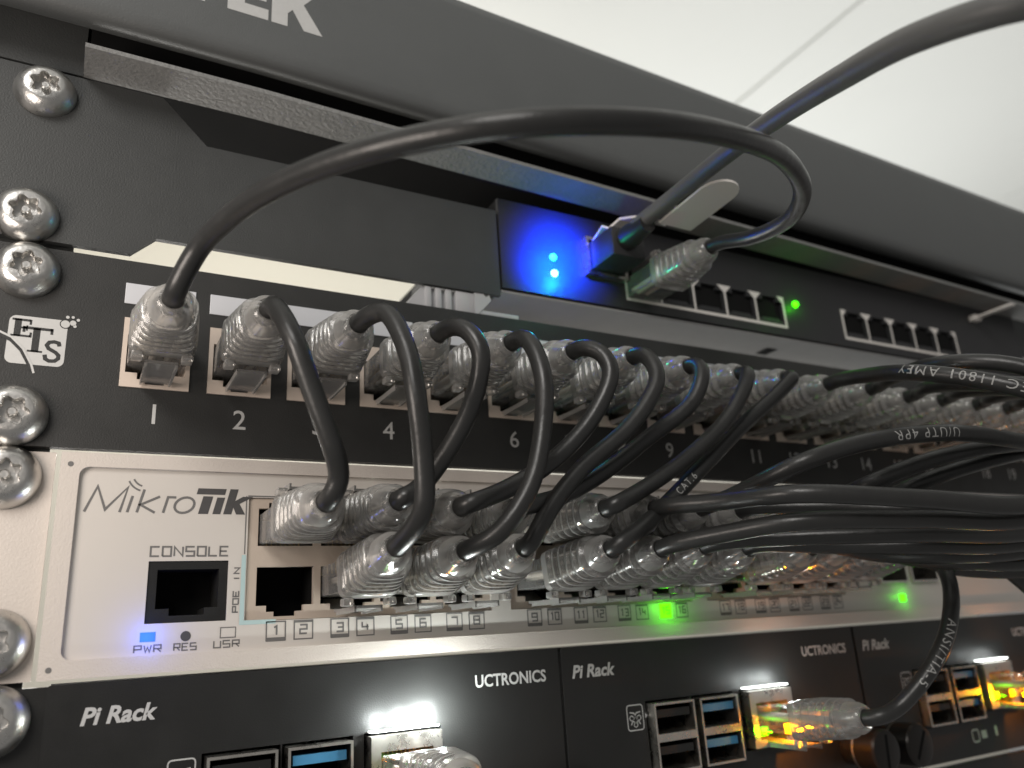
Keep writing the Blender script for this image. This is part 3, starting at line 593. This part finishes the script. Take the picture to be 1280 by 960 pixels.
def plug(parent, pos, flip=False, up=0.0, side=0.0):
    """pos = centre of the plug at the port face; the boot leans up/side by small angles; returns boot exit point and direction"""
    p = link('plug', PM, 'plug_clear', parent); p.matrix_parent_inverse = parent_mat(parent).inverted()
    p.location = Vector(pos) * S; p.rotation_euler = (0, math.pi if flip else 0, 0)
    link('contact_pins', CM, 'gold', p); link('latch', LM, 'boot_clear', p); link('wires', WM, 'wire_pale', p)
    sgn = -1 if flip else 1
    b = link('boot', BM, 'boot_clear', p); b.location = (0, -7 * S, 0)
    rot = Matrix.Rotation(-up * sgn, 4, 'X') @ Matrix.Rotation(side * sgn, 4, 'Z')
    b.matrix_local = Matrix.Translation((0, -13 * S, 0)) @ rot @ Matrix.Translation((0, 13 * S, 0))
    g = link('latch_guard', HM, 'boot_clear', p); g.matrix_local = b.matrix_local
    d = Matrix.Rotation(-up, 4, 'X') @ Matrix.Rotation(side, 4, 'Z') @ Vector((0, -1, 0))
    base = Vector(pos) + Vector((0, -13, 0))
    return base + d * 19.2, d

# ------------------------------------------------------------------ cables
def catmull(P, step=1.2):
    P = [Vector(p) for p in P]; P = [P[0] * 2 - P[1]] + P + [P[-1] * 2 - P[-2]]
    out = []
    for i in range(1, len(P) - 2):
        p0, p1, p2, p3 = P[i - 1:i + 3]
        t0 = 0; t1 = t0 + (p1 - p0).length ** 0.5; t2 = t1 + (p2 - p1).length ** 0.5; t3 = t2 + (p3 - p2).length ** 0.5
        n_ = max(2, int((p2 - p1).length / step))
        for k in range(n_):
            t = t1 + (t2 - t1) * k / n_
            A1 = p0 * ((t1 - t) / (t1 - t0)) + p1 * ((t - t0) / (t1 - t0)); A2 = p1 * ((t2 - t) / (t2 - t1)) + p2 * ((t - t1) / (t2 - t1)); A3 = p2 * ((t3 - t) / (t3 - t2)) + p3 * ((t - t2) / (t3 - t2))
            B1 = A1 * ((t2 - t) / (t2 - t0)) + A2 * ((t - t0) / (t2 - t0)); B2 = A2 * ((t3 - t) / (t3 - t1)) + A3 * ((t - t1) / (t3 - t1))
            out.append(B1 * ((t2 - t) / (t2 - t1)) + B2 * ((t - t1) / (t2 - t1)))
    out.append(P[-2])
    for _ in range(4): out = [out[0]] + [(out[i - 1] + out[i] * 2 + out[i + 1]) / 4 for i in range(1, len(out) - 1)] + [out[-1]]
    return out
def frames(pts):
    T = [(pts[min(i + 1, len(pts) - 1)] - pts[max(i - 1, 0)]).normalized() for i in range(len(pts))]
    u = T[0].orthogonal().normalized(); U = []
    for t in T:
        u = (u - t * u.dot(t)).normalized(); U.append(u)
    return T, U
def tube(pts, r_, n_=14):
    T, U = frames(pts); rr = []
    for p, t, u in zip(pts, T, U):
        v = t.cross(u); rr.append([tuple(p + (u * math.cos(2 * math.pi * k / n_) + v * math.sin(2 * math.pi * k / n_)) * r_) for k in range(n_)])
    return MB().rings(rr)
CAMP = Vector((-11.982, -180.217, -41.497))
def print_on(cable, pts, r_, s, near, height, rev=False, shift=0.0):
    """words printed along the jacket from the point nearest to 'near', on the side that faces out of the rack"""
    import bisect
    if rev: pts = pts[::-1]
    L_ = [0.0]
    for a, b in zip(pts, pts[1:]): L_.append(L_[-1] + (b - a).length)
    s0 = L_[min(range(len(pts)), key=lambda i: (pts[i] - Vector(near)).length)] + shift
    vs, fs = text_data(s, 10, space=1.25)
    bm = bmesh.new(); bv = [bm.verts.new((x, z, 0)) for x, z in vs]
    for f in fs:
        try: bm.faces.new([bv[i] for i in f])
        except ValueError: pass
    bmesh.ops.triangulate(bm, faces=bm.faces); bmesh.ops.subdivide_edges(bm, edges=bm.edges[:], cuts=2, use_grid_fill=True)
    bm.verts.index_update(); vs = [(v.co.x, v.co.y) for v in bm.verts]; fs = [[v.index for v in f.verts] for f in bm.faces]; bm.free()
    h = max(v[1] for v in vs); k = height / h; out = []
    for x, z in vs:
        q = s0 + x * k; i = max(0, min(len(pts) - 2, bisect.bisect(L_, q) - 1)); f_ = (q - L_[i]) / max(1e-6, L_[i + 1] - L_[i])
        p = pts[i].lerp(pts[i + 1], f_); t = (pts[i + 1] - pts[i]).normalized()
        n1 = Vector((-0.62, -0.76, -0.1)); n1 = (n1 - t * n1.dot(t)).normalized(); n2 = n1.cross(t)
        a = (z * k - height / 2) / r_
        out.append(tuple(p + (n1 * math.cos(a) + n2 * math.sin(a)) * (r_ + 0.06)))
    return MB().add(out, fs).build('printed_text', 'cable_print', cable)
PXP = lambda n_: (1.65 + 17.72 * (n_ - 1), 0, 22.3)
MU = lambda c: (XM[c - 1], 0, -15.5)
ML = lambda c: (XM[c - 1], 0, -27.1)
ET = lambda e: (PX[e - 1] + 58.6 + 8.2, -2.5, -67.2)
def socket(code):
    k, v = code[0], code[1:]
    if code == 'sw': return (XS1[0] - 0.8, 0, 60.2), True
    v = int(v)
    return (PXP if k == 'p' else MU if k == 'u' else ML if k == 'l' else ET)(v), k == 'u'
LEAN = {'p': (0.02, 0.0), 'u': (0.03, 0.0), 'l': (0.17, 0.0), 's': (0.0, 0.0), 'e': (0.04, 0.0)}
NAMES = {'u': 'upper', 'l': 'lower'}
ORD = ['', 'first', 'second', 'third', 'fourth', 'fifth', 'sixth', 'seventh', 'eighth', 'ninth', 'tenth', 'eleventh', 'twelfth']
TXT = {}
LBL = {
 'p1-sw': 'black patch cable arching high from panel port 1 to the black switch',
 'p2-u1': 'black patch cable dropping from panel port 2 to the plug above the empty port',
 'p3-l2': 'black patch cable hanging from panel port 3, between numbers 4 and 5',
 'p4-u2': 'black patch cable curling from panel port 4 behind the long hanging one',
 'p5-l3': 'black patch cable hanging from panel port 5, just right of number 6',
 'p6-u3': 'black patch cable sweeping from panel port 6 down to the third upper plug',
 'p7-l4': 'black patch cable sweeping from panel port 7 down to the fourth lower plug',
 'p8-u4': 'black patch cable sweeping from panel port 8 down to the fourth upper plug',
 'p9-u5': 'black patch cable running from panel port 9 to the fifth upper plug',
 'p10-l5': 'black patch cable printed CAT.6 running from panel port 10 to the fifth lower plug',
 'p11-u6': 'black patch cable printed 11801 curving right from panel port 11',
 'p12-l6': 'black patch cable arching highest on the right from panel port 12 into the bundle',
 'p18-u7': 'black patch cable printed U/UTP 4PR slanting across numbers 12 to 14',
 'l12-e2': 'black patch cable dropping from the bundle to the middle small computer',
 'u12-e4': 'black patch cable leaving the bundle downwards past the right picture edge',
}
for k, via in VIA.items():
    if k == 'dac': continue
    a, b = k.split('-')
    (pa, fa), (pb, fb) = socket(a), socket(b)
    if k not in LBL:
        LBL[k] = 'black patch cable from panel port %s to the %s %s plug of the white switch' % (a[1:], ORD[int(b[1:])], NAMES[b[0]])
    t = thing('patch_cable', LBL[k], 'patch cable', pa, 'black patch cables with clear plugs')
    la, lb_ = LEAN[a[0]], LEAN[b[0]]
    rj = lambda: random.uniform(-0.03, 0.03)
    ea, da = plug(t, pa, fa, la[0] + rj(), la[1] + rj()); eb, db = plug(t, pb, fb, lb_[0] + rj(), lb_[1] + rj())
    pts = catmull([ea - da * 10, ea, ea + da * 3] + [Vector(p) for p in via] + [eb + db * 3, eb, eb - db * 10])
    c = tube(pts, 2.0).build('cable', 'cable_black', t, 60)
    TXT[k] = via[:]; VIA[k] = (pts, c)

def loose(name_e, e, via, label):
    t = thing('patch_cable', label, 'patch cable', ET(e), 'black patch cables with clear plugs')
    ea, da = plug(t, ET(e), False, 0.03, 0.0)
    pts = catmull([ea - da * 10, ea, ea + da * 3] + [Vector(p) for p in via]); tube(pts, 2.0).build('cable', 'cable_black', t, 60)
loose('a', 1, [(62, -52, -76), (66, -62, -100), (70, -60, -140)], 'clear plug and cable at the bottom edge below the white glow')
loose('b', 3, [(290, -50, -72), (312, -62, -92), (330, -62, -135)], 'clear plug lit amber at the right edge of the lowest row')

# direct attach cable with its white pull tab
dac = thing('module_cable', 'black module cable with white pull tab rising behind the arch to the top corner', 'cable', (126.3, 0, 68))
MB().box(120.4, 132.3, -13.5, 14, 63.3, 72.6, 0.6).build('module', 'switch_black', dac, 40)
MB().lathe_y([(3.6, -13.4), (3.6, -17), (2.9, -22), (2.7, -24)], 125.3, 68.8, 20).build('strain_relief', 'cable_black', dac, 40)
pts = catmull([(125.6, -12, 68.4), (124.6, -20, 69.6)] + VIA['dac']); tube(pts, 2.35, 16).build('cable', 'cable_hazed', dac, 60)
mb = MB()
# pull tab: thin strip along -y with a rounded end, joined to the module by a bent arm
xa, xb, y0, y1, zt = 128.6, 140.4, -25.0, -43.0, 68.9
ol = [(xa, y0), (xb, y0), (xb, y1)] + [((xa + xb) / 2 + 5.8 * math.cos(R(-a)), y1 + 5.8 * math.sin(R(-a))) for a in range(15, 180, 15)] + [(xa, y1)]
n = len(ol)
mb.add([(x, y, z + (y0 - y) * 0.05) for z in (zt, zt + 0.7) for x, y in ol], [tuple(range(n)), tuple(range(2 * n - 1, n - 1, -1))] + [(i, (i + 1) % n, n + (i + 1) % n, n + i) for i in range(n)])
mb.build('pull_tab', 'tab_white', dac)
arm = [(121.0, -2.6, 72.2), (121.2, -8, 74.8), (122.5, -9.5, 73.6), (125.4, -11.5, 76.4), (127.0, -17.0, 74.6), (128.8, -25.1, 69.4)]
mb = MB(); vs = []
for x, y, z in arm: vs += [(x - 0.4, y - 0.6, z - 0.35), (x + 3.0, y + 1.0, z - 0.35), (x + 3.0, y + 1.0, z + 0.35), (x - 0.4, y - 0.6, z + 0.35)]
fs = [(0, 1, 2, 3), (23, 22, 21, 20)]
for i in range(5):
    for j in range(4): fs.append((4 * i + j, 4 * i + (j + 1) % 4, 4 * i + 4 + (j + 1) % 4, 4 * i + 4 + j))
mb.add(vs, fs).build('tab_arm', 'tab_white', dac)

ti = thing('cable_tie', 'small white tie tail sticking out of the dark switch face at far right', 'cable tie', (319.8, 0, 76))
MB().box(318.4, 321.4, -18.0, 0.0, 75.6, 76.5, 0.3).build('tail', 'tab_white', ti, 40)
MB().box(317.6, 322.2, -3.2, -0.02, 74.8, 77.3, 0.4).build('lock', 'tab_white', ti, 40)

# printing on the jackets
def pr(k, s, near, height=1.5, rev=False, shift=0.0):
    pts, c = VIA[k]; print_on(c, pts, 2.0, s, near, height, rev, shift)
pr('p10-l5', 'CAT.6', TXT['p10-l5'][3], 1.8, rev=True, shift=9)
pr('p11-u6', 'IEC 11801 AMEY', TXT['p11-u6'][3], 2.2, rev=True, shift=1)
pr('p18-u7', 'U/UTP 4PR', TXT['p18-u7'][3], 2.3, shift=-3)
pr('l12-e2', 'ANSI/TIA-5', TXT['l12-e2'][2], 2.2, shift=-4)
